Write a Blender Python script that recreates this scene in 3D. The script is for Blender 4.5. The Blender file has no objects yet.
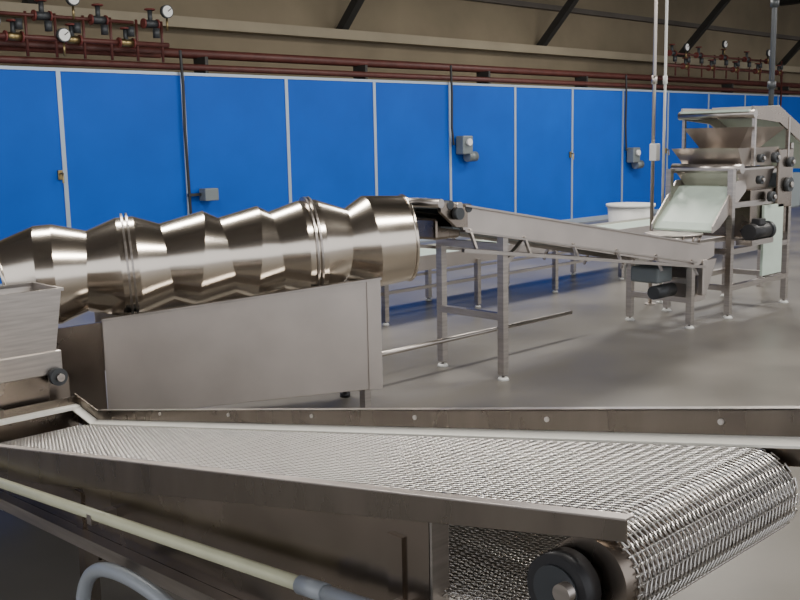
import bpy, math, bmesh
import numpy as np
from mathutils import Vector, Matrix
S=bpy.context.scene
COL=bpy.context.collection
# ---------------------------------------------------------------- materials
def mat(name,col,metal=0.0,rough=0.5,noise=0.0,scale=8.0,stretch=(1,1,1),bump=0.0,rvar=0.0,spec=0.5,col2=None):
    m=bpy.data.materials.new(name);m.use_nodes=True;nt=m.node_tree;b=nt.nodes['Principled BSDF']
    b.inputs['Metallic'].default_value=metal;b.inputs['Roughness'].default_value=rough
    b.inputs['Base Color'].default_value=(*col,1)
    b.inputs['Specular IOR Level'].default_value=spec
    if noise or bump or rvar or col2:
        tc=nt.nodes.new('ShaderNodeTexCoord');mp=nt.nodes.new('ShaderNodeMapping');mp.inputs['Scale'].default_value=stretch
        n=nt.nodes.new('ShaderNodeTexNoise');n.inputs['Scale'].default_value=scale;n.inputs['Detail'].default_value=6
        nt.links.new(tc.outputs['Object'],mp.inputs[0]);nt.links.new(mp.outputs[0],n.inputs['Vector'])
        if noise or col2:
            cr=nt.nodes.new('ShaderNodeValToRGB');cr.color_ramp.elements[0].position=.3;cr.color_ramp.elements[1].position=.7
            c0=col2 if col2 else tuple(c*(1-noise) for c in col)
            cr.color_ramp.elements[0].color=(*c0,1);cr.color_ramp.elements[1].color=(*[min(1,c*(1+noise*.6)) for c in col],1)
            nt.links.new(n.outputs['Fac'],cr.inputs[0]);nt.links.new(cr.outputs[0],b.inputs['Base Color'])
        if rvar:
            mr=nt.nodes.new('ShaderNodeMapRange');mr.inputs['To Min'].default_value=max(0.02,rough-rvar);mr.inputs['To Max'].default_value=rough+rvar
            nt.links.new(n.outputs['Fac'],mr.inputs['Value']);nt.links.new(mr.outputs[0],b.inputs['Roughness'])
        if bump:
            bp=nt.nodes.new('ShaderNodeBump');bp.inputs['Strength'].default_value=bump;bp.inputs['Distance'].default_value=.01
            nt.links.new(n.outputs['Fac'],bp.inputs['Height']);nt.links.new(bp.outputs[0],b.inputs['Normal'])
    return m
STEEL=mat('steel_brushed',(.48,.44,.405),1,.32,noise=.16,scale=5,stretch=(1,1,14),rvar=.08)
STEEL2=mat('steel_satin',(.56,.51,.47),1,.40,noise=.10,scale=3,rvar=.05)
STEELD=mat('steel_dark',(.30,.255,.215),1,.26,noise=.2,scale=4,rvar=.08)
STEELR=mat('steel_rail',(.26,.225,.19),1,.28,noise=.15,scale=3,stretch=(1,3,1),rvar=.06)
POLISH=mat('steel_polished',(.74,.665,.57),1,.19,noise=.06,scale=3,rvar=.05)
WIRE=mat('wire_steel',(.82,.79,.755),1,.30)
BLACK=mat('black_rubber',(.02,.02,.022),0,.45)
DARKM=mat('dark_cast_iron',(.06,.065,.07),.4,.45)
CREAM=mat('cream_plastic',(.95,.93,.84),0,.4,noise=.03,scale=12)
PIPEC=mat('cream_pipe',(.66,.66,.46),0,.35,noise=.08,scale=9)
GREYT=mat('grey_tube',(.36,.39,.42),.1,.35)
BLUE=mat('blue_panel',(.0,.095,.54),0,.45,noise=.10,scale=1.2,spec=.2)
ALU=mat('aluminium_trim',(.42,.50,.60),.5,.4)
RED=mat('red_oxide_pipe',(.10,.028,.022),0,.5,noise=.25,scale=6)
REDV=mat('valve_red',(.16,.035,.03),0,.5)
BRASS=mat('brass',(.35,.27,.13),1,.4)
WHITE=mat('white_dial',(.85,.85,.83),0,.4)
FOOT=mat('white_foot',(.75,.75,.72),0,.5)
GREEN=mat('pale_green_belt',(.55,.66,.57),0,.4,noise=.05)
GREYB=mat('grey_motor',(.20,.23,.24),.3,.45)
WALLM=mat('upper_wall_beige',(.25,.205,.135),0,.85,noise=.22,scale=.7)
DUCT=mat('duct_beige',(.36,.31,.22),0,.7,noise=.1,scale=1.5)
CEIL=mat('ceiling_dark',(.12,.105,.09),0,.9,noise=.2,scale=1)
BEAM=mat('beam_dark',(.04,.038,.035),.2,.6)
FLOOR=mat('floor_concrete',(.178,.165,.145),0,.36,noise=.30,scale=.9,rvar=.12,spec=.5)
TUBE=bpy.data.materials.new('lamp_tube');TUBE.use_nodes=True
b_=TUBE.node_tree.nodes['Principled BSDF'];b_.inputs['Emission Color'].default_value=(1,.96,.9,1);b_.inputs['Emission Strength'].default_value=3
# ---------------------------------------------------------------- helpers
def E(name,loc=(0,0,0)):
    o=bpy.data.objects.new(name,None);COL.objects.link(o);o.location=loc;o.empty_display_size=.1;return o
def mk(name,verts,faces,m,parent=None,smooth=False,bevel=0):
    me=bpy.data.meshes.new(name);me.from_pydata([tuple(v) for v in verts],[],faces)
    bm=bmesh.new();bm.from_mesh(me);bmesh.ops.recalc_face_normals(bm,faces=bm.faces);bm.to_mesh(me);bm.free()
    me.materials.append(m)
    if smooth: me.polygons.foreach_set('use_smooth',[True]*len(me.polygons))
    o=bpy.data.objects.new(name,me);COL.objects.link(o)
    if parent: 
        o.parent=parent;o.matrix_parent_inverse=Matrix.Translation(-parent.location)
    if bevel:
        bv=o.modifiers.new('b','BEVEL');bv.width=bevel;bv.segments=2;bv.limit_method='ANGLE'
    return o
def box(name,lo,hi,m,parent=None,bevel=0):
    x0,y0,z0=lo;x1,y1,z1=hi
    v=[(x0,y0,z0),(x1,y0,z0),(x1,y1,z0),(x0,y1,z0),(x0,y0,z1),(x1,y0,z1),(x1,y1,z1),(x0,y1,z1)]
    return mk(name,v,[(0,3,2,1),(4,5,6,7),(0,1,5,4),(1,2,6,5),(2,3,7,6),(3,0,4,7)],m,parent,bevel=bevel)
def hexa(name,a,b,m,parent=None,bevel=0):
    n=len(a);v=list(a)+list(b);f=[tuple(range(n))[::-1],tuple(range(n,2*n))]+[(i,(i+1)%n,n+(i+1)%n,n+i) for i in range(n)]
    return mk(name,v,f,m,parent,bevel=bevel)
def opentop(name,a,b,m,parent=None,t=.008):
    """open-topped tapered hopper: outer skin a(bottom)->b(top) plus an inner skin, no lid"""
    n=len(a);ca=sum((Vector(p) for p in a),Vector())/n;cb=sum((Vector(p) for p in b),Vector())/n
    def ins(P,c): return [Vector(p)+(Vector((c.x,c.y,Vector(p).z))-Vector(p)).normalized()*t for p in P]
    v=[Vector(p) for p in a]+[Vector(p) for p in b]+ins(a,ca)+ins(b,cb);f=[]
    for i in range(n):
        j=(i+1)%n;f+=[(i,j,n+j,n+i),(2*n+i,3*n+i,3*n+j,2*n+j),(n+i,n+j,3*n+j,3*n+i),(i,2*n+i,2*n+j,j)]
    return mk(name,v,f,m,parent)
def prism(name,axis,poly,a0,a1,m,parent=None,bevel=0):
    def P(u,v,a): return (a,u,v) if axis=='x' else (u,a,v) if axis=='y' else (u,v,a)
    return hexa(name,[P(u,v,a0) for u,v in poly],[P(u,v,a1) for u,v in poly],m,parent,bevel)
def frame(d):
    d=Vector(d).normalized();t=Vector((0,0,1)) if abs(d.z)<.9 else Vector((1,0,0))
    a=d.cross(t).normalized();return a,a.cross(d).normalized()
def cyl(name,p0,p1,r,m,parent=None,r1=None,seg=20,smooth=True):
    p0=Vector(p0);p1=Vector(p1);a,b=frame(p1-p0);r1=r if r1 is None else r1;v=[];
    for p,q in((p0,r),(p1,r1)):
        for i in range(seg):
            t=2*math.pi*i/seg;v.append(p+a*q*math.cos(t)+b*q*math.sin(t))
    f=[tuple(range(seg))[::-1],tuple(range(seg,2*seg))]+[(i,(i+1)%seg,seg+(i+1)%seg,seg+i) for i in range(seg)]
    o=mk(name,v,f,m,parent)
    for p in o.data.polygons:
        if len(p.vertices)==4:p.use_smooth=smooth
    return o
def tube(name,pts,r,m,parent=None,cyclic=False):
    c=bpy.data.curves.new(name,'CURVE');c.dimensions='3D';c.bevel_depth=r;c.bevel_resolution=4;c.use_fill_caps=True
    s=c.splines.new('POLY');s.points.add(len(pts)-1)
    for i,p in enumerate(pts): s.points[i].co=(*p,1)
    s.use_cyclic_u=cyclic;s.use_smooth=True
    c.materials.append(m);o=bpy.data.objects.new(name,c);COL.objects.link(o)
    if parent:o.parent=parent;o.matrix_parent_inverse=Matrix.Translation(-parent.location)
    return o
def bar(name,p0,p1,w,m,parent=None,h=None):
    p0=Vector(p0);p1=Vector(p1);a,b=frame(p1-p0);w/=2;hh=(h or 2*w)/2
    q=[(-w,-hh),(w,-hh),(w,hh),(-w,hh)]
    return hexa(name,[p0+a*i+b*j for i,j in q],[p1+a*i+b*j for i,j in q],m,parent)
def spline(pts,n=8):
    out=[];P=[Vector(p) for p in pts];P=[P[0]]+P+[P[-1]]
    for i in range(1,len(P)-2):
        for k in range(n):
            t=k/n;a,b,c,d=P[i-1],P[i],P[i+1],P[i+2]
            out.append(.5*((2*b)+(c-a)*t+(2*a-5*b+4*c-d)*t*t+(3*b-a-3*c+d)*t**3))
    out.append(P[-2]);return out
def foot(name,x,y,parent,h=.05,r=.035):
    cyl(name,(x,y,0),(x,y,.02),r,FOOT,parent,r1=r*.7);cyl(name+'_stem',(x,y,.02),(x,y,h+.03),.01,STEEL,parent)

# ---------------------------------------------------------------- room shell
box('floor',(-6,-6,-.1),(42,16,0),FLOOR)
box('wall_back',(-6,13.4,0),(42,13.6,5.6),WALLM)
box('wall_right',(41.8,-6,0),(42,13.4,5.6),WALLM)
box('ceiling',(-6,-6,5.6),(42,13.6,5.7),CEIL)
for i,(z,hh,dy,m) in enumerate([(3.42,.16,.25,DUCT),(4.35,.10,.12,CEIL)]):
    box('trim_%d'%(i+1),(-6,13.4-dy,z),(41.8,13.4,z+hh),m)
bm_=E('ceiling_beams',(20,6,5.4))
for i,x in enumerate([6,11.5,17,22.5,28,33.5,39]):
    box('beam_%d'%i,(x,-6,5.25),(x+.22,13.4,5.6),BEAM,bm_)
    bar('brace_%d'%i,(x+.1,13.35,3.5),(x+.1,11.6,5.3),.14,BEAM,bm_)
for i,y in enumerate([1,5,9]):
    box('purlin_%d'%i,(-6,y,5.42),(41.8,y+.12,5.6),BEAM,bm_)
# blue panel enclosure
pw=E('blue_panel_partition',(15,12.1,0))
X0=5.78;PW=1.765;Y=11.93;H=2.66
k=0
for n in range(-6,20):
    x=X0+n*PW
    box('panel_%d'%k,(x+.02,Y,.08),(x+PW-.02,Y+.1,H-.03),BLUE,pw)
    box('mullion_%d'%k,(x-.028,Y-.012,.06),(x+.028,Y+.1,H),ALU,pw);k+=1
box('top_rail',(X0-6*PW,Y-.015,H-.035),(X0+20*PW,Y+.1,H+.005),ALU,pw)
box('bottom_rail',(X0-6*PW,Y-.02,0),(X0+20*PW,Y+.1,.09),ALU,pw)
box('roof_deck',(X0-6*PW,Y+.1,H-.05),(X0+20*PW,13.3,H-.01),CEIL,pw)
for i,n in enumerate([0,6,8]):
    x=X0+n*PW
    box('latch_plate_%d'%i,(x-.10,Y-.03,1.30),(x-.04,Y,1.42),BRASS,pw,.005)
    tube('latch_handle_%d'%i,[(x-.07,Y-.03,1.38),(x-.07,Y-.09,1.38),(x-.07,Y-.09,1.26)],.013,BRASS,pw)
# conduits + boxes on panels
cc=E('electrical_conduit',(12,11.85,0))
YC=Y-.03
def conduit(i,x,zb,m=BLACK,r=.020):
    tube('cable_%d'%i,[(x,YC-.03,2.95),(x+.02,YC-.03,2.5),(x+.01,YC-.03,1.9),(x+.05,YC-.03,zb)],r,m,cc)
conduit(0,7.50,.0);box('junction_box_0',(7.70,YC-.16,.93),(7.92,YC-.0,1.10),GREYB,cc,.01)
box('cable_saddle',(7.5,YC-.06,1.0),(7.7,YC-.02,1.04),BLACK,cc)
conduit(1,12.82,1.6);
for j,(x,z) in enumerate([(12.95,1.60),(18.25,1.30)]):
    box('starter_box_%d'%j,(x,YC-.18,z-.16),(x+.26,YC,z+.16),GREYB,cc,.02)
    cyl('starter_knob_%d'%j,(x+.13,YC-.18,z+.05),(x+.13,YC-.23,z+.05),.06,WHITE,cc)
    cyl('starter_motor_%d'%j,(x+.18,YC-.1,z-.2),(x+.40,YC-.1,z-.2),.09,GREYB,cc)
conduit(2,18.15,1.4)
# red pipes above partition
rp=E('red_process_pipe',(15,12.1,2.8))
cyl('pipe_lower',(-6,12.06,2.75),(38,12.06,2.75),.045,RED,rp)
cyl('pipe_upper',(-6,12.27,2.95),(38,12.27,2.95),.065,RED,rp)
cyl('pipe_small',(-6,12.05,2.88),(7.3,12.05,2.88),.03,RED,rp)
for i in range(14):
    x=-4+i*3
    box('pipe_stand_%d'%i,(x,12.04,2.668),(x+.05,12.33,2.9),BEAM,rp)
# valve manifolds
def gauge(i,p,par,r=.085):
    x,y,z=p
    cyl('gauge_case_%d'%i,(x,y,z),(x-.0,y-.05,z),r,DARKM,par);cyl('gauge_dial_%d'%i,(x,y-.05,z),(x,y-.056,z),r*.84,WHITE,par)
    bar('gauge_needle_%d'%i,(x,y-.058,z),(x+.05,y-.058,z+.04),.01,BLACK,par);cyl('gauge_stem_%d'%i,(x,y-.02,z-r),(x,y-.02,z-r-.16),.014,BRASS,par)
def valve(i,x,y,z,par,s=1):
    cyl('valve_body_%d'%i,(x-.09*s,y,z),(x+.09*s,y,z),.05*s,BRASS if i%2 else DARKM,par)
    cyl('valve_flange_a_%d'%i,(x-.11*s,y,z),(x-.09*s,y,z),.065*s,REDV,par);cyl('valve_flange_b_%d'%i,(x+.09*s,y,z),(x+.11*s,y,z),.065*s,REDV,par)
    cyl('valve_bonnet_%d'%i,(x,y,z),(x,y,z+.17*s),.03*s,DARKM,par)
    tube('valve_wheel_%d'%i,[(x+.06*s*math.cos(t*math.pi/6),y+.06*s*math.sin(t*math.pi/6),z+.18*s) for t in range(12)],.012*s,REDV,par,True)
    bar('valve_spoke_%d'%i,(x-.06*s,y,z+.18*s),(x+.06*s,y,z+.18*s),.012,REDV,par)
def manifold(x0,x1,z,gs,n,xd):
    y=11.83
    par=E('steam_valve_manifold',((x0+x1)/2,y,z))
    cyl('drop_leg',(xd,y,0),(xd,y,z),.022,RED,par);cyl('drop_flange',(xd,y,0),(xd,y,.015),.07,RED,par)
    cyl('header_low',(x0,y,z),(x1,y,z),.032,RED,par);cyl('header_high',(x0+.3,y,z+.26),(x1-.5,y,z+.26),.022,RED,par)
    for i in range(n):
        x=x0+.25+(x1-x0-.5)*i/(n-1);valve(i,x,y,z if i%2 else z+.26,par,1.0)
        cyl('riser_%d'%i,(x+.16,y,z-.22),(x+.16,y,z+.30),.018,RED,par);cyl('drum_trap_%d'%i,(x+.05,y-.05,z+.08),(x+.05,y-.05,z+.2),.045,DARKM,par)
    for i,(gx,gz) in enumerate(gs): gauge(i,(gx,y-.06,gz),par)
manifold(4.6,7.30,3.0,[(4.95,3.16),(5.95,3.48),(7.25,3.42),(5.8,3.04),(4.9,3.50)],7,4.62)
manifold(19.6,25.2,3.20,[(20.3,3.6),(22,3.75),(24.2,3.65)],10,25.15)

# ---------------------------------------------------------------- coating drum
dr=E('coating_drum',(3.3,5.1,0))
L0=Vector((2.32,5.69,.955));E1=Vector((4.37,4.63,1.075));AX=(E1-L0).normalized()
SD=Vector((-.459,-.888,0)).normalized();SD=(SD-AX*SD.dot(AX)).normalized();UP=AX.cross(SD);UP=UP if UP.z>0 else -UP
ST=[(0.04,.222,-.03),(.21,.292,.0),(.31,.292,.0),(.48,.236,.02),(.67,.296,0),(.77,.296,0),(.94,.238,-.02),(1.13,.290,.05),(1.30,.240,-.03),(1.47,.290,.04),(1.60,.248,-.02),(1.76,.298,0),(1.87,.298,0),(2.04,.224,.02),(2.20,.294,-.02),(2.44,.272,.0)]
def dp(u,r,t,th): return L0+AX*(u+t*math.cos(th))+UP*r*math.cos(th)+SD*r*math.sin(th)
v=[];fc=[];N=64
for (a,b) in zip(ST[:-1],ST[1:]):
    o=len(v)
    for s in (a,b):
        for i in range(N): v.append(dp(*s,2*math.pi*i/N))
    fc+=[(o+i,o+(i+1)%N,o+N+(i+1)%N,o+N+i) for i in range(N)]
d=mk('drum_shell',v,fc,POLISH,dr,smooth=True)
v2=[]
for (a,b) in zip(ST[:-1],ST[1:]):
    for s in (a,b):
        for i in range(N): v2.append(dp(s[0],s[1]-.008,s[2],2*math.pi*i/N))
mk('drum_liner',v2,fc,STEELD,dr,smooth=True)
for i in (0,len(ST)-1):
    u,r,t=ST[i];tube('rim_ring_%d'%i,[dp(u,r-.002,t,2*math.pi*k/48) for k in range(48)],.012,POLISH,dr,True)
for i,(u0,u1,r1) in enumerate([(.700,.712,.318),(.728,.740,.318),(1.797,1.809,.320),(1.823,1.835,.320)]):
    v=[]
    for u,r in((u0,.290),(u0,r1),(u1,r1),(u1,.290)):
        v+=[dp(u,r,0,2*math.pi*k/N) for k in range(N)]
    mk('riding_ring_%d'%i,v,[(j*N+k,j*N+(k+1)%N,((j+1)%4)*N+(k+1)%N,((j+1)%4)*N+k) for j in range(4) for k in range(N)],STEEL,dr,smooth=False)
def axp(s,off,z):
    d=Vector((.888,-.459,0));n=Vector((-.459,-.888,0));p=Vector((2.32,5.69,0))+d*s+n*off;return (p.x,p.y,z)
def lofts(name,a,b,off0,off1,m,bev=0): return hexa(name,[axp(s,off0,z) for s,z in a],[axp(s,off1,z) for s,z in b],m,dr,bev)
q=[(.55,.17),(2.17,.19),(2.17,.875),(.55,.735)];lofts('casing_front',q,q,.30,.32,STEEL2,.004)
q=[(.50,.3),(2.17,.3),(2.17,.875),(.50,.735)];lofts('casing_back',q,q,-.36,-.34,STEEL2,.004)
q=[(.54,.728),(2.18,.870),(2.18,.885),(.54,.743)];lofts('casing_top_lip',q,q,.30,.345,STEEL)
for i,s in enumerate([.55,2.15]):
    zt=.56 if i==0 else .70
    hexa('casing_end_%d'%i,[axp(s,-.34,.19),axp(s+.02,-.34,.19),axp(s+.02,-.34,zt),axp(s,-.34,zt)],[axp(s,.30,.19),axp(s+.02,.30,.19),axp(s+.02,.30,zt),axp(s,.30,zt)],STEEL2,dr)
q=[(2.09,.19),(2.175,.19),(2.175,.873),(2.09,.866)];lofts('casing_fold_right',q,q,.322,.330,STEEL2)
q=[(.545,.17),(.67,.17),(.67,.742),(.545,.732)];lofts('casing_fold_left',q,q,.322,.328,STEEL2)
q=[(.05,.10),(.54,.10),(.54,.68),(.05,.64)];lofts('drum_end_guard',q,q,.05,.07,STEELD)
for i,(s,o) in enumerate([(.6,.26),(2.08,.26),(.6,-.28),(2.08,-.28),(.12,.03),(.12,-.28)]):
    a=axp(s,o,0);bar('leg_%d'%i,(a[0],a[1],.06),(a[0],a[1],.5),.05,STEEL,dr)
    cyl('leveling_foot_%d'%i,(a[0],a[1],0),(a[0],a[1],.03),.035,BLACK,dr);cyl('foot_stem_%d'%i,(a[0],a[1],.03),(a[0],a[1],.1),.012,BLACK,dr)
for i,s in enumerate([.71,1.81]):
    for j,o in enumerate([.17,-.17]):
        zc=.955+.047*s-.315
        a=axp(s-.05,o,zc);b=axp(s+.05,o,zc);cyl('support_roller_%d%d'%(i,j),a,b,.05,BLACK,dr)
        a=axp(s,o,.2);bar('roller_post_%d%d'%(i,j),a,axp(s,o,zc-.04),.04,STEELD,dr)
    bar('cross_frame_%d'%i,axp(s,-.32,.22),axp(s,.30,.22),.05,STEELD,dr)

# ---------------------------------------------------------------- discharge hopper at left
hp=E('discharge_hopper',(2.0,5.0,0))
opentop('hopper_body',[(1.70,4.82,.68),(2.22,4.82,.68),(2.22,5.06,.68),(1.70,5.06,.68)],[(1.50,4.82,.985),(2.27,4.82,.985),(2.27,5.14,.985),(1.50,5.14,.985)],STEEL,hp)
for nme,lo,hi in [('rim_front',(1.49,4.81,.98),(2.28,4.83,.995)),('rim_back',(1.49,5.13,.98),(2.28,5.15,.995)),('rim_left',(1.49,4.83,.98),(1.51,5.13,.995)),('rim_right',(2.26,4.83,.98),(2.28,5.13,.995))]: box(nme,lo,hi,STEEL,hp)
box('feeder_tray',(1.60,4.80,.56),(2.24,5.08,.68),STEEL,hp,.006)
box('feeder_base',(1.66,4.84,.36),(2.18,5.06,.56),STEELD,hp,.006)
cyl('bearing',(2.2,4.80,.55),(2.2,4.76,.55),.045,DARKM,hp);cyl('shaft_end',(2.2,4.76,.55),(2.2,4.74,.55),.02,STEEL,hp)
box('drive_box',(2.1,4.90,.30),(2.32,5.08,.52),STEELD,hp,.01)
for i,(x,y) in enumerate([(1.68,4.86),(2.15,4.86),(1.68,5.04),(2.15,5.04)]):
    bar('leg_%d'%i,(x,y,.03),(x,y,.40),.04,STEELD,hp);foot('foot_%d'%i,x,y,hp)

# ---------------------------------------------------------------- inclined conveyor
ic=E('inclined_belt_conveyor',(6.5,4.8,0))
def zc(x): return 1.27-.168*(x-4.9)
for i,y in enumerate([4.46,5.12]):
    q=[(4.92,zc(4.92)),(8.0,zc(8.0)),(8.28,zc(8.0)+.0),(8.28,zc(8.0)-.13),(7.95,zc(8.0)-.2),(4.92,zc(4.92)-.17)]
    prism('side_plate_%d'%i,'y',q,y,y+.02,STEEL2,ic)
    prism('side_lip_%d'%i,'y',[(4.92,zc(4.92)-.005),(8.0,zc(8.0)-.005),(8.0,zc(8.0)+.008),(4.92,zc(4.92)+.008)],y-.025,y+.03,STEEL,ic)
    prism('side_foldline_%d'%i,'y',[(4.92,zc(4.92)-.175),(7.95,zc(7.95)-.175),(7.95,zc(7.95)-.16),(4.92,zc(4.92)-.16)],y-.02,y+.03,STEEL,ic)
    prism('head_plate_%d'%i,'y',[(4.70,1.30),(4.96,1.275),(4.96,1.12),(4.85,1.13),(4.70,1.24)],y-.005,y+.025,STEELD,ic)
prism('belt_upper','y',[(4.75,zc(4.75)-.03),(8.2,zc(8.1)-.03),(8.2,zc(8.1)-.04),(4.75,zc(4.75)-.04)],4.49,5.11,GREYB,ic)
prism('belt_lower','y',[(4.85,zc(4.85)-.15),(8.0,zc(8.0)-.15),(8.0,zc(8.0)-.16),(4.85,zc(4.85)-.16)],4.49,5.11,GREYB,ic)
for i in range(4):
    x=4.70+i*.09;cyl('head_roller_%d'%i,(x,4.45,zc(x)-.01),(x,5.14,zc(x)-.01),.03,DARKM if i%2 else STEEL,ic)
cyl('tail_roller',(8.2,4.47,zc(8.1)-.08),(8.2,5.12,zc(8.1)-.08),.05,STEEL,ic)
cyl('head_bearing',(4.84,4.45,1.22),(4.84,4.41,1.22),.04,DARKM,ic)
box('head_motor',(4.8,4.6,zc(4.8)-.25),(5.05,5.0,zc(4.8)-.1),STEELD,ic,.02)
for i,(x,y,zt) in enumerate([(5.36,4.49,0),(5.40,5.12,0),(7.93,4.49,0),(7.95,5.12,0)]):
    bar('leg_%d'%i,(x,y,.04),(x,y,zc(x)-.1),.055,STEEL,ic);foot('foot_%d'%i,x,y,ic,r=.045)
for i,(x,z) in enumerate([(5.38,.45),(5.38,.95),(7.94,.25),(7.94,.42)]):
    bar('cross_bar_%d'%i,(x,4.49,z),(x,5.12,z),.05,STEEL,ic)
bar('gusset',(5.36,4.49,.82),(5.6,4.49,zc(5.6)-.17),.035,STEEL,ic)
for i,y in enumerate([4.40,5.18]):
    bar('guide_rail_%d'%i,(4.85,y,zc(4.85)-.30),(8.0,y,zc(8.0)-.20),.025,STEEL,ic)
    for j in range(6):
        x=4.98+j*.58;bar('rail_bracket_%d%d'%(i,j),(x,y,zc(x)-.28),(x,y+(.06 if i==0 else -.06),zc(x)-.15),.02,STEEL,ic)
cyl('floor_tie_pipe',(4.5,5.1,.2),(7.0,5.1,.2),.018,STEEL,ic)
box('tail_gearbox',(7.6,4.62,.42),(7.85,4.9,.56),GREYB,ic,.02)
cyl('tail_motor',(7.6,4.66,.34),(7.90,4.66,.34),.06,DARKM,ic)
box('tail_chain_guard',(8.06,4.44,.28),(8.14,4.50,.6),STEEL2,ic,.01)
hexa('tail_drop_chute',[(8.0,4.5,.22),(8.2,4.5,.22),(8.2,4.7,.22),(8.0,4.7,.22)],[(8.2,4.5,.58),(8.4,4.5,.58),(8.4,4.9,.58),(8.2,4.9,.58)],STEEL2,ic)

# ---------------------------------------------------------------- low conveyor near partition
lc=E('low_belt_conveyor',(9,7,0))
for i,y in enumerate([6.7,7.4]):
    box('side_rail_%d'%i,(4.6,y,.46),(14.5,y+.03,.60),STEEL2,lc)
    box('lower_rail_%d'%i,(4.6,y,.28),(14.5,y+.03,.31),STEEL,lc)
    for j in range(8):
        x=5.0+j*1.3;bar('leg_%d%d'%(i,j),(x,y,.03),(x,y,.5),.05,STEEL,lc);foot('foot_%d%d'%(i,j),x,y,lc)
box('belt',(4.62,6.73,.56),(14.48,7.4,.575),GREEN,lc)
bn=E('round_waste_bin',(12.4,8.0,0))
cyl('bin_shell',(12.4,8.0,0),(12.4,8.0,.70),.26,FOOT,bn,r1=.33);cyl('bin_rim',(12.4,8.0,.70),(12.4,8.0,.74),.35,FOOT,bn)

# ---------------------------------------------------------------- hopper feeder at right
hf=E('hopper_feeder',(9.3,4.8,0))
ya,yb=4.48,5.12
for i,(x,y) in enumerate([(8.60,ya),(9.76,ya),(8.60,yb),(9.76,yb)]):
    bar('leg_%d'%i,(x,y,.04),(x,y,1.38 if x<9 else 1.6),.055,STEEL,hf);foot('foot_%d'%i,x,y,hf,r=.05)
for i,(z) in enumerate([.28,.62,1.05]):
    for j,y in enumerate([ya,yb]): bar('long_bar_%d%d'%(i,j),(8.6,y,z),(9.76,y,z),.05,STEEL,hf)
    for j,x in enumerate([8.6,9.76]): bar('short_bar_%d%d'%(i,j),(x,ya,z),(x,yb,z),.05,STEEL,hf)
opentop('hopper_cone',[(8.95,4.6,1.56),(9.35,4.6,1.56),(9.35,5.0,1.56),(8.95,5.0,1.56)],[(8.80,4.43,1.76),(9.57,4.43,1.76),(9.57,5.10,1.76),(8.80,5.10,1.76)],STEEL2,hf)
opentop('vibrating_tray',[(8.8,4.48,1.40),(9.35,4.48,1.40),(9.35,5.08,1.40),(8.8,5.08,1.40)],[(8.62,4.44,1.57),(9.45,4.44,1.57),(9.45,5.12,1.57),(8.62,5.12,1.57)],STEEL2,hf)
box('tray_floor',(8.8,4.48,1.40),(9.35,5.08,1.41),STEELD,hf)
hexa('spreader_box',[(8.85,4.52,1.18),(9.4,4.52,1.18),(9.4,5.08,1.18),(8.85,5.08,1.18)],[(8.68,4.48,1.37),(9.45,4.48,1.37),(9.45,5.12,1.37),(8.68,5.12,1.37)],STEEL2,hf,.005)
box('spreader_lip',(8.64,4.45,1.365),(9.48,5.14,1.385),STEEL,hf)
cyl('spreader_roll',(8.72,4.44,1.38),(8.72,5.16,1.38),.045,STEEL,hf)
box('side_cabinet',(8.95,4.46,.72),(9.70,5.1,1.18),STEELD,hf,.01)
box('cabinet_panel',(9.15,4.42,.34),(9.55,4.45,1.02),GREEN,hf,.005)
cyl('drive_motor',(8.70,4.35,.80),(9.04,4.35,.80),.075,BLACK,hf);cyl('motor_cowl',(9.04,4.35,.80),(9.09,4.35,.80),.083,DARKM,hf)
box('motor_terminal',(8.8,4.29,.86),(8.92,4.38,.92),BLACK,hf,.01);box('motor_bracket',(8.68,4.3,.68),(9.1,4.46,.73),STEEL,hf)
for i,(x,z,r) in enumerate([(9.0,1.47,.04),(9.3,1.47,.05),(9.0,1.27,.04),(9.25,1.1,.05),(9.6,1.2,.07),(9.62,1.42,.05)]):
    cyl('sprocket_%d'%i,(x,4.43,z),(x,4.38,z),r,DARKM,hf);cyl('sprocket_hub_%d'%i,(x,4.38,z),(x,4.36,z),r*.4,STEEL,hf)
box('drive_side_plate',(9.42,4.42,.98),(9.72,4.45,1.55),STEELD,hf,.01)
box('control_box',(9.85,4.5,.95),(10.1,4.75,1.30),GREYB,hf,.015);bar('control_box_arm',(9.76,4.62,1.1),(9.87,4.62,1.1),.04,STEEL,hf)
q0=[(8.88,1.22),(8.74,1.21),(8.36,.90),(8.30,.84),(8.31,.82),(8.40,.88),(8.76,1.19),(8.88,1.20)]
prism('sloping_chute','y',q0,4.50,5.10,GREEN,hf)
for i,y in enumerate([4.48,5.1]): prism('chute_cheek_%d'%i,'y',[(8.88,1.27),(8.70,1.27),(8.28,.88),(8.28,.82),(8.40,.86),(8.88,1.17)],y,y+.015,STEEL2,hf)
BX,BY=8.17,4.81
cyl('tumbling_bowl',(BX,BY,.68),(BX,BY,.80),.20,STEEL,hf,r1=.25,seg=40);cyl('bowl_rim',(BX,BY,.80),(BX,BY,.815),.26,STEEL2,hf,seg=40)
for i in range(14):
    t=i*math.pi/7;cyl('bowl_rib_%d'%i,(BX+.205*math.cos(t),BY+.205*math.sin(t),.68),(BX+.25*math.cos(t),BY+.25*math.sin(t),.8),.01,STEELD,hf)
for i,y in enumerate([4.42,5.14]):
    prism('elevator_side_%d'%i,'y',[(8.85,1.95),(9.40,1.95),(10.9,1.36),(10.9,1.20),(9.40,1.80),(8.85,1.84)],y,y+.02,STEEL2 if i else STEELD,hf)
prism('elevator_belt','y',[(8.80,1.92),(9.40,1.92),(10.9,1.33),(10.9,1.31),(9.40,1.90),(8.80,1.90)],4.44,5.14,GREEN,hf)
for i in range(12):
    x=9.42+i*.12;z=1.92-(x-9.40)*.393;bar('elevator_flight_%d'%i,(x,4.44,z+.025),(x,5.14,z+.025),.02,STEELD if i%2 else STEEL,hf,h=.05)
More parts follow.
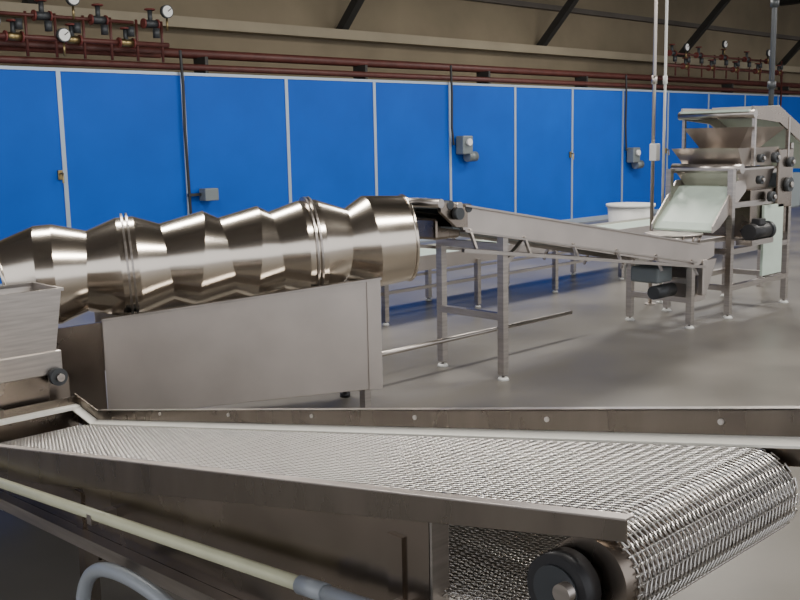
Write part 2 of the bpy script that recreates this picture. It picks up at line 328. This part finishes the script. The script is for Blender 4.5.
for i,x in enumerate([8.9,9.6]):
    for j,y in enumerate([4.43,5.15]): bar('elevator_post_%d%d'%(i,j),(x,y,1.4),(x,y,1.85),.03,STEEL,hf)
for i,y in enumerate([4.43,5.15]): bar('elevator_leg_%d'%i,(10.6,y,.0),(10.6,y,1.35),.05,STEEL,hf)
cyl('elevator_roller',(8.86,4.40,1.88),(8.86,5.18,1.88),.04,STEEL,hf)

# drop poles
for i,(x,y,z,m,r) in enumerate([(8.98,5.42,1.79,FOOT,.014),(8.83,5.45,0,STEEL2,.018),(11.15,5.36,0,DARKM,.03)]):
    po=E('conduit_pole',(x,y,0))
    cyl('pole',(x,y,0),(x,y,5.5),r,m,po);cyl('ceiling_rose',(x,y,5.5),(x,y,5.6),r*3,m,po);cyl('base_plate',(x,y,0),(x,y,.012),r*3,m,po)
    for j,zz in enumerate([2.2,3.1]): cyl('coupling_%d'%j,(x,y,zz),(x,y,zz+.08),r*1.6,m,po)
    if i==1: box('valve_block',(x-.04,y-.06,1.45),(x+.04,y+.02,1.62),FOOT,po,.01)

# ---------------------------------------------------------------- foreground mesh-belt conveyor
mc=E('wire_mesh_conveyor',(1.9,2.8,0))
XN,XF=1.54,2.29
sl=.178
def zb(y): return .955-sl*(y-1.0)
Rr=.10
nrm=Vector((sl,1)).normalized()
yc,zcn=1.10-nrm.x*Rr,zb(1.10)-nrm.y*Rr
pts=[]
for y in np.linspace(4.66,1.10,60): pts.append((y,zb(y)))
a0=math.atan2(nrm.y,nrm.x)
for a in np.linspace(a0,a0+math.pi,40)[1:]: pts.append((yc+Rr*math.cos(a),zcn+Rr*math.sin(a)))
yl,zl=pts[-1]
for y in np.linspace(yl,4.66,60)[1:]: pts.append((y,zl-(y-yl)*sl))
pts=np.array(pts);seg=np.r_[0,np.cumsum(np.hypot(*np.diff(pts,axis=0).T))]
def at(s):
    y=np.interp(s,seg,pts[:,0]);z=np.interp(s,seg,pts[:,1]);e=.01
    dy=np.interp(s+e,seg,pts[:,0])-np.interp(s-e,seg,pts[:,0]);dz=np.interp(s+e,seg,pts[:,1])-np.interp(s-e,seg,pts[:,1])
    l=np.hypot(dy,dz)+1e-9;return y,z,dz/l,-dy/l
pitch=.0190;turn=.0165;wr=.0023
x0,x1=XN+.035,XF-.035
nt_=int((x1-x0)/turn);
ks=np.arange(nt_*4)
offs=np.array([-.62,.62,.62,-.62])*pitch;offn=np.array([.0050,.0050,-.0050,-.0050])
V=[];Fc=[];base=0
nS=int(seg[-1]/pitch)
for i in range(nS):
    s0=(i+.5)*pitch
    xs=x0+(ks/4.0)*turn
    if i%2: xs=x0+x1-xs
    ss=s0+offs[ks%4];nn=offn[ks%4]
    y,z,ny,nz=at(ss)
    ce=np.stack([xs,y+ny*nn,z+nz*nn],1)
    tan=np.gradient(ce,axis=0);tan/=np.linalg.norm(tan,axis=1)[:,None]+1e-9
    up=np.stack([0*ny,ny,nz],1);a=np.cross(tan,up);a/=np.linalg.norm(a,axis=1)[:,None]+1e-9;b=np.cross(a,tan)
    ring=np.stack([ce+a*wr,ce+b*wr,ce-a*wr,ce-b*wr],1).reshape(-1,3)
    V.append(ring);n=len(ks)
    idx=(np.arange(n-1)*4)[:,None,None]+base
    q=np.array([[j,(j+1)%4,4+(j+1)%4,4+j] for j in range(4)])[None]
    Fc.append((idx+q).reshape(-1,4));base+=n*4
    y,z,ny,nz=at(np.array([s0+pitch*.5]));c0=np.array([[x0-.006,y[0],z[0]],[x1+.006,y[0],z[0]]])
    ra=np.array([0,nz[0],-ny[0]])*wr;rb=np.array([0,ny[0],nz[0]])*wr
    V.append(np.concatenate([[c+ra,c+rb,c-ra,c-rb] for c in c0]));Fc.append((q[0]+base));base+=8
V=np.concatenate(V).astype(np.float32);Fc=np.concatenate(Fc).astype(np.int32)
me=bpy.data.meshes.new('mesh_belt');me.vertices.add(len(V));me.vertices.foreach_set('co',V.ravel())
me.loops.add(Fc.size);me.loops.foreach_set('vertex_index',Fc.ravel());me.polygons.add(len(Fc))
me.polygons.foreach_set('loop_start',np.arange(0,Fc.size,4,dtype=np.int32));me.polygons.foreach_set('use_smooth',np.ones(len(Fc),dtype=bool))
me.update(calc_edges=True);me.validate();me.materials.append(WIRE)
o=bpy.data.objects.new('mesh_belt',me);COL.objects.link(o);o.parent=mc;o.matrix_parent_inverse=Matrix.Translation(-mc.location)
def slab(name,xa,xb,prof,m,bevel=0): return prism(name,'x',prof,xa,xb,m,mc,bevel)
def strip(y0,y1,a,b,a1=None,b1=None):
    a1=a if a1 is None else a1;b1=b if b1 is None else b1
    return [(y0,zb(y0)+a),(y1,zb(y1)+a1),(y1,zb(y1)+b1),(y0,zb(y0)+b)]
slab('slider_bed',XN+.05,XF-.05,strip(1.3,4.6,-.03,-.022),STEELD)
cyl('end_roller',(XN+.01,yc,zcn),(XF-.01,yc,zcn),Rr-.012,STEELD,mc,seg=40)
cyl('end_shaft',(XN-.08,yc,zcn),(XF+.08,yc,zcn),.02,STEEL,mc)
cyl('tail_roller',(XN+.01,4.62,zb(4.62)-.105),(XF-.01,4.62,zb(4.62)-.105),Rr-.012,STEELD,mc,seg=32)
slab('near_side_plate',XN-.004,XN+.002,strip(.99,4.75,-.010,.036,-.070,.095),STEELR,.001)
slab('near_side_lip',XN-.005,XN+.026,strip(.99,4.75,.032,.037,.091,.096),STEEL2,.001)
slab('near_inner_strip',XN+.002,XN+.03,strip(1.1,4.7,-.01,.010),STEELD)
slab('near_frame_panel',XN+.004,XN+.012,[(1.51,zb(1.51)-.01),(1.51,.46),(4.7,.20),(4.7,zb(4.7)-.02)],STEELD,.002)
slab('panel_end_fold',XN+.004,XN+.06,[(1.505,zb(1.51)-.02),(1.505,.46),(1.515,.46),(1.515,zb(1.51)-.02)],STEEL)
slab('far_frame_panel',XF-.012,XF-.004,[(1.3,zb(1.3)-.02),(1.3,.50),(4.7,.20),(4.7,zb(4.7)-.02)],STEELD,.002)
# far rail
slab('far_rail',XF,XF+.006,strip(.93,4.56,-.05,.095,-.05,.072),STEELR,.001)
slab('far_rail_lip',XF,XF+.030,strip(.93,4.56,.091,.096,.068,.073),STEEL)
z1=zb(4.56)
slab('far_rail_end',XF,XF+.006,[(4.56,z1-.05),(4.80,z1-.03),(4.80,z1+.12),(4.56,z1+.072)],STEELR)
# cream guide strip: an angled plastic wear strip leaning on the rail
def wear(name,ya,yb,za,zb_,m):
    def sec(y,z): return [(XF-.040,y,z+.004),(XF-.002,y,z+.018),(XF-.002,y,z+.026),(XF-.042,y,z+.012)]
    return hexa(name,sec(ya,za),sec(yb,zb_),m,mc,.001)
wear('far_cream_strip',.95,4.56,zb(.95),z1,CREAM)
wear('far_cream_strip_end',4.56,4.78,z1,z1+.046,CREAM)
box('end_cream_strip',(XN+.03,4.735,z1+.050),(XF-.002,4.78,z1+.070),CREAM,mc,.002)
box('end_plate',(XN,4.78,z1-.1),(XF+.006,4.786,z1+.11),STEELR,mc)
for i in range(6):
    y=1.2+i*.55;cyl('rail_bolt_%d'%i,(XF,y,zb(y)+.060),(XF-.006,y,zb(y)+.060),.008,WIRE,mc,seg=12)
# bearing at the end roller
cyl('bearing_housing',(XN-.006,yc+.03,zcn-.01),(XN-.055,yc+.03,zcn-.01),.072,BLACK,mc,seg=36)
cyl('bearing_ring',(XN-.055,yc+.03,zcn-.01),(XN-.06,yc+.03,zcn-.01),.052,DARKM,mc,seg=36)
box('bearing_base',(XN-.05,yc-.06,zcn-.12),(XN-.004,yc+.13,zcn-.07),BLACK,mc,.01)
slab('bearing_plate',XN-.004,XN+.006,[(yc-.05,zcn-.16),(1.50,.50),(1.50,.56),(yc-.05,zcn-.10)],STEELD)
# pipes
cyl('cream_pipe',(1.47,4.9,.31),(1.47,1.86,.60),.019,PIPEC,mc)
cyl('pipe_coupling',(1.47,1.90,.595),(1.47,1.80,.605),.024,GREYT,mc)
cyl('grey_pipe',(1.47,1.82,.603),(1.47,1.35,.65),.020,GREYT,mc)
for i,y in enumerate([1.6,3.0,4.4]): box('pipe_clip_%d'%i,(1.45,y-.015,.31+(4.9-y)*.0954-.03),(1.55,y+.015,.31+(4.9-y)*.0954+.005),STEEL,mc)
bar('lower_rail',(1.52,4.6,.265),(1.52,1.5,.42),.045,STEEL,mc);bar('lower_rail_far',(2.27,4.6,.265),(2.27,1.5,.42),.045,STEEL,mc)
for i,(y) in enumerate([1.62,3.25,4.5]):
    for j,x in enumerate([1.56,2.25]): bar('leg_%d%d'%(i,j),(x,y,.03),(x,y,zb(y)-.06),.05,STEELD,mc);foot('foot_%d%d'%(i,j),x,y,mc)
    bar('cross_bar_%d'%i,(1.56,y,.2),(2.25,y,.2),.045,STEELD,mc)
tube('return_hose',spline([(1.41,3.02,.0),(1.41,2.99,.24),(1.41,2.86,.36),(1.41,2.60,.39),(1.41,2.34,.345),(1.41,2.14,.20),(1.41,2.06,.0)]),.024,GREYT,mc)

# ---------------------------------------------------------------- lamps
for i,(x,y) in enumerate([(4,1.5),(4,7.5),(10,2),(10,7.5),(16,3),(16,8.5),(23,5),(30,5)]):
    la=E('fluorescent_lamp',(x,y,5.0))
    box('housing',(x-1.3,y-.45,5.0),(x+1.3,y+.45,5.08),FOOT,la)
    for j in(-.3,-.1,.1,.3): cyl('tube_%d'%int(j*10+4),(x-1.2,y+j,4.97),(x+1.2,y+j,4.97),.02,TUBE,la)
    for j in(-.9,.9): cyl('hanger_%d'%(j>0),(x+j,y,5.08),(x+j,y,5.6),.008,BEAM,la)
    ld=bpy.data.lights.new('tube_light','AREA');ld.shape='RECTANGLE';ld.size=2.5;ld.size_y=1.0;ld.energy=240;ld.color=(1,.955,.89)
    lo=bpy.data.objects.new('tube_light',ld);COL.objects.link(lo);lo.location=(x,y,4.92);lo.parent=la;lo.matrix_parent_inverse=Matrix.Translation(-la.location)
w=bpy.data.worlds.new('World');S.world=w;w.use_nodes=True
w.node_tree.nodes['Background'].inputs[0].default_value=(.95,.96,1,1);w.node_tree.nodes['Background'].inputs[1].default_value=1.4

# ---------------------------------------------------------------- camera
h=math.radians(45.9);p=math.radians(9.06);r=math.radians(1.15)
f=Vector((math.cos(h)*math.cos(p),math.sin(h)*math.cos(p),-math.sin(p)))
r0=Vector((math.sin(h),-math.cos(h),0));u0=r0.cross(f)
R=math.cos(r)*r0-math.sin(r)*u0; U=math.sin(r)*r0+math.cos(r)*u0
cd=bpy.data.cameras.new('camera');cam=bpy.data.objects.new('camera',cd);COL.objects.link(cam)
M=Matrix((R,U,-f)).transposed().to_4x4();M.translation=Vector((0,0,1.7));cam.matrix_world=M;cd.lens=45;cd.clip_start=.05
S.camera=cam
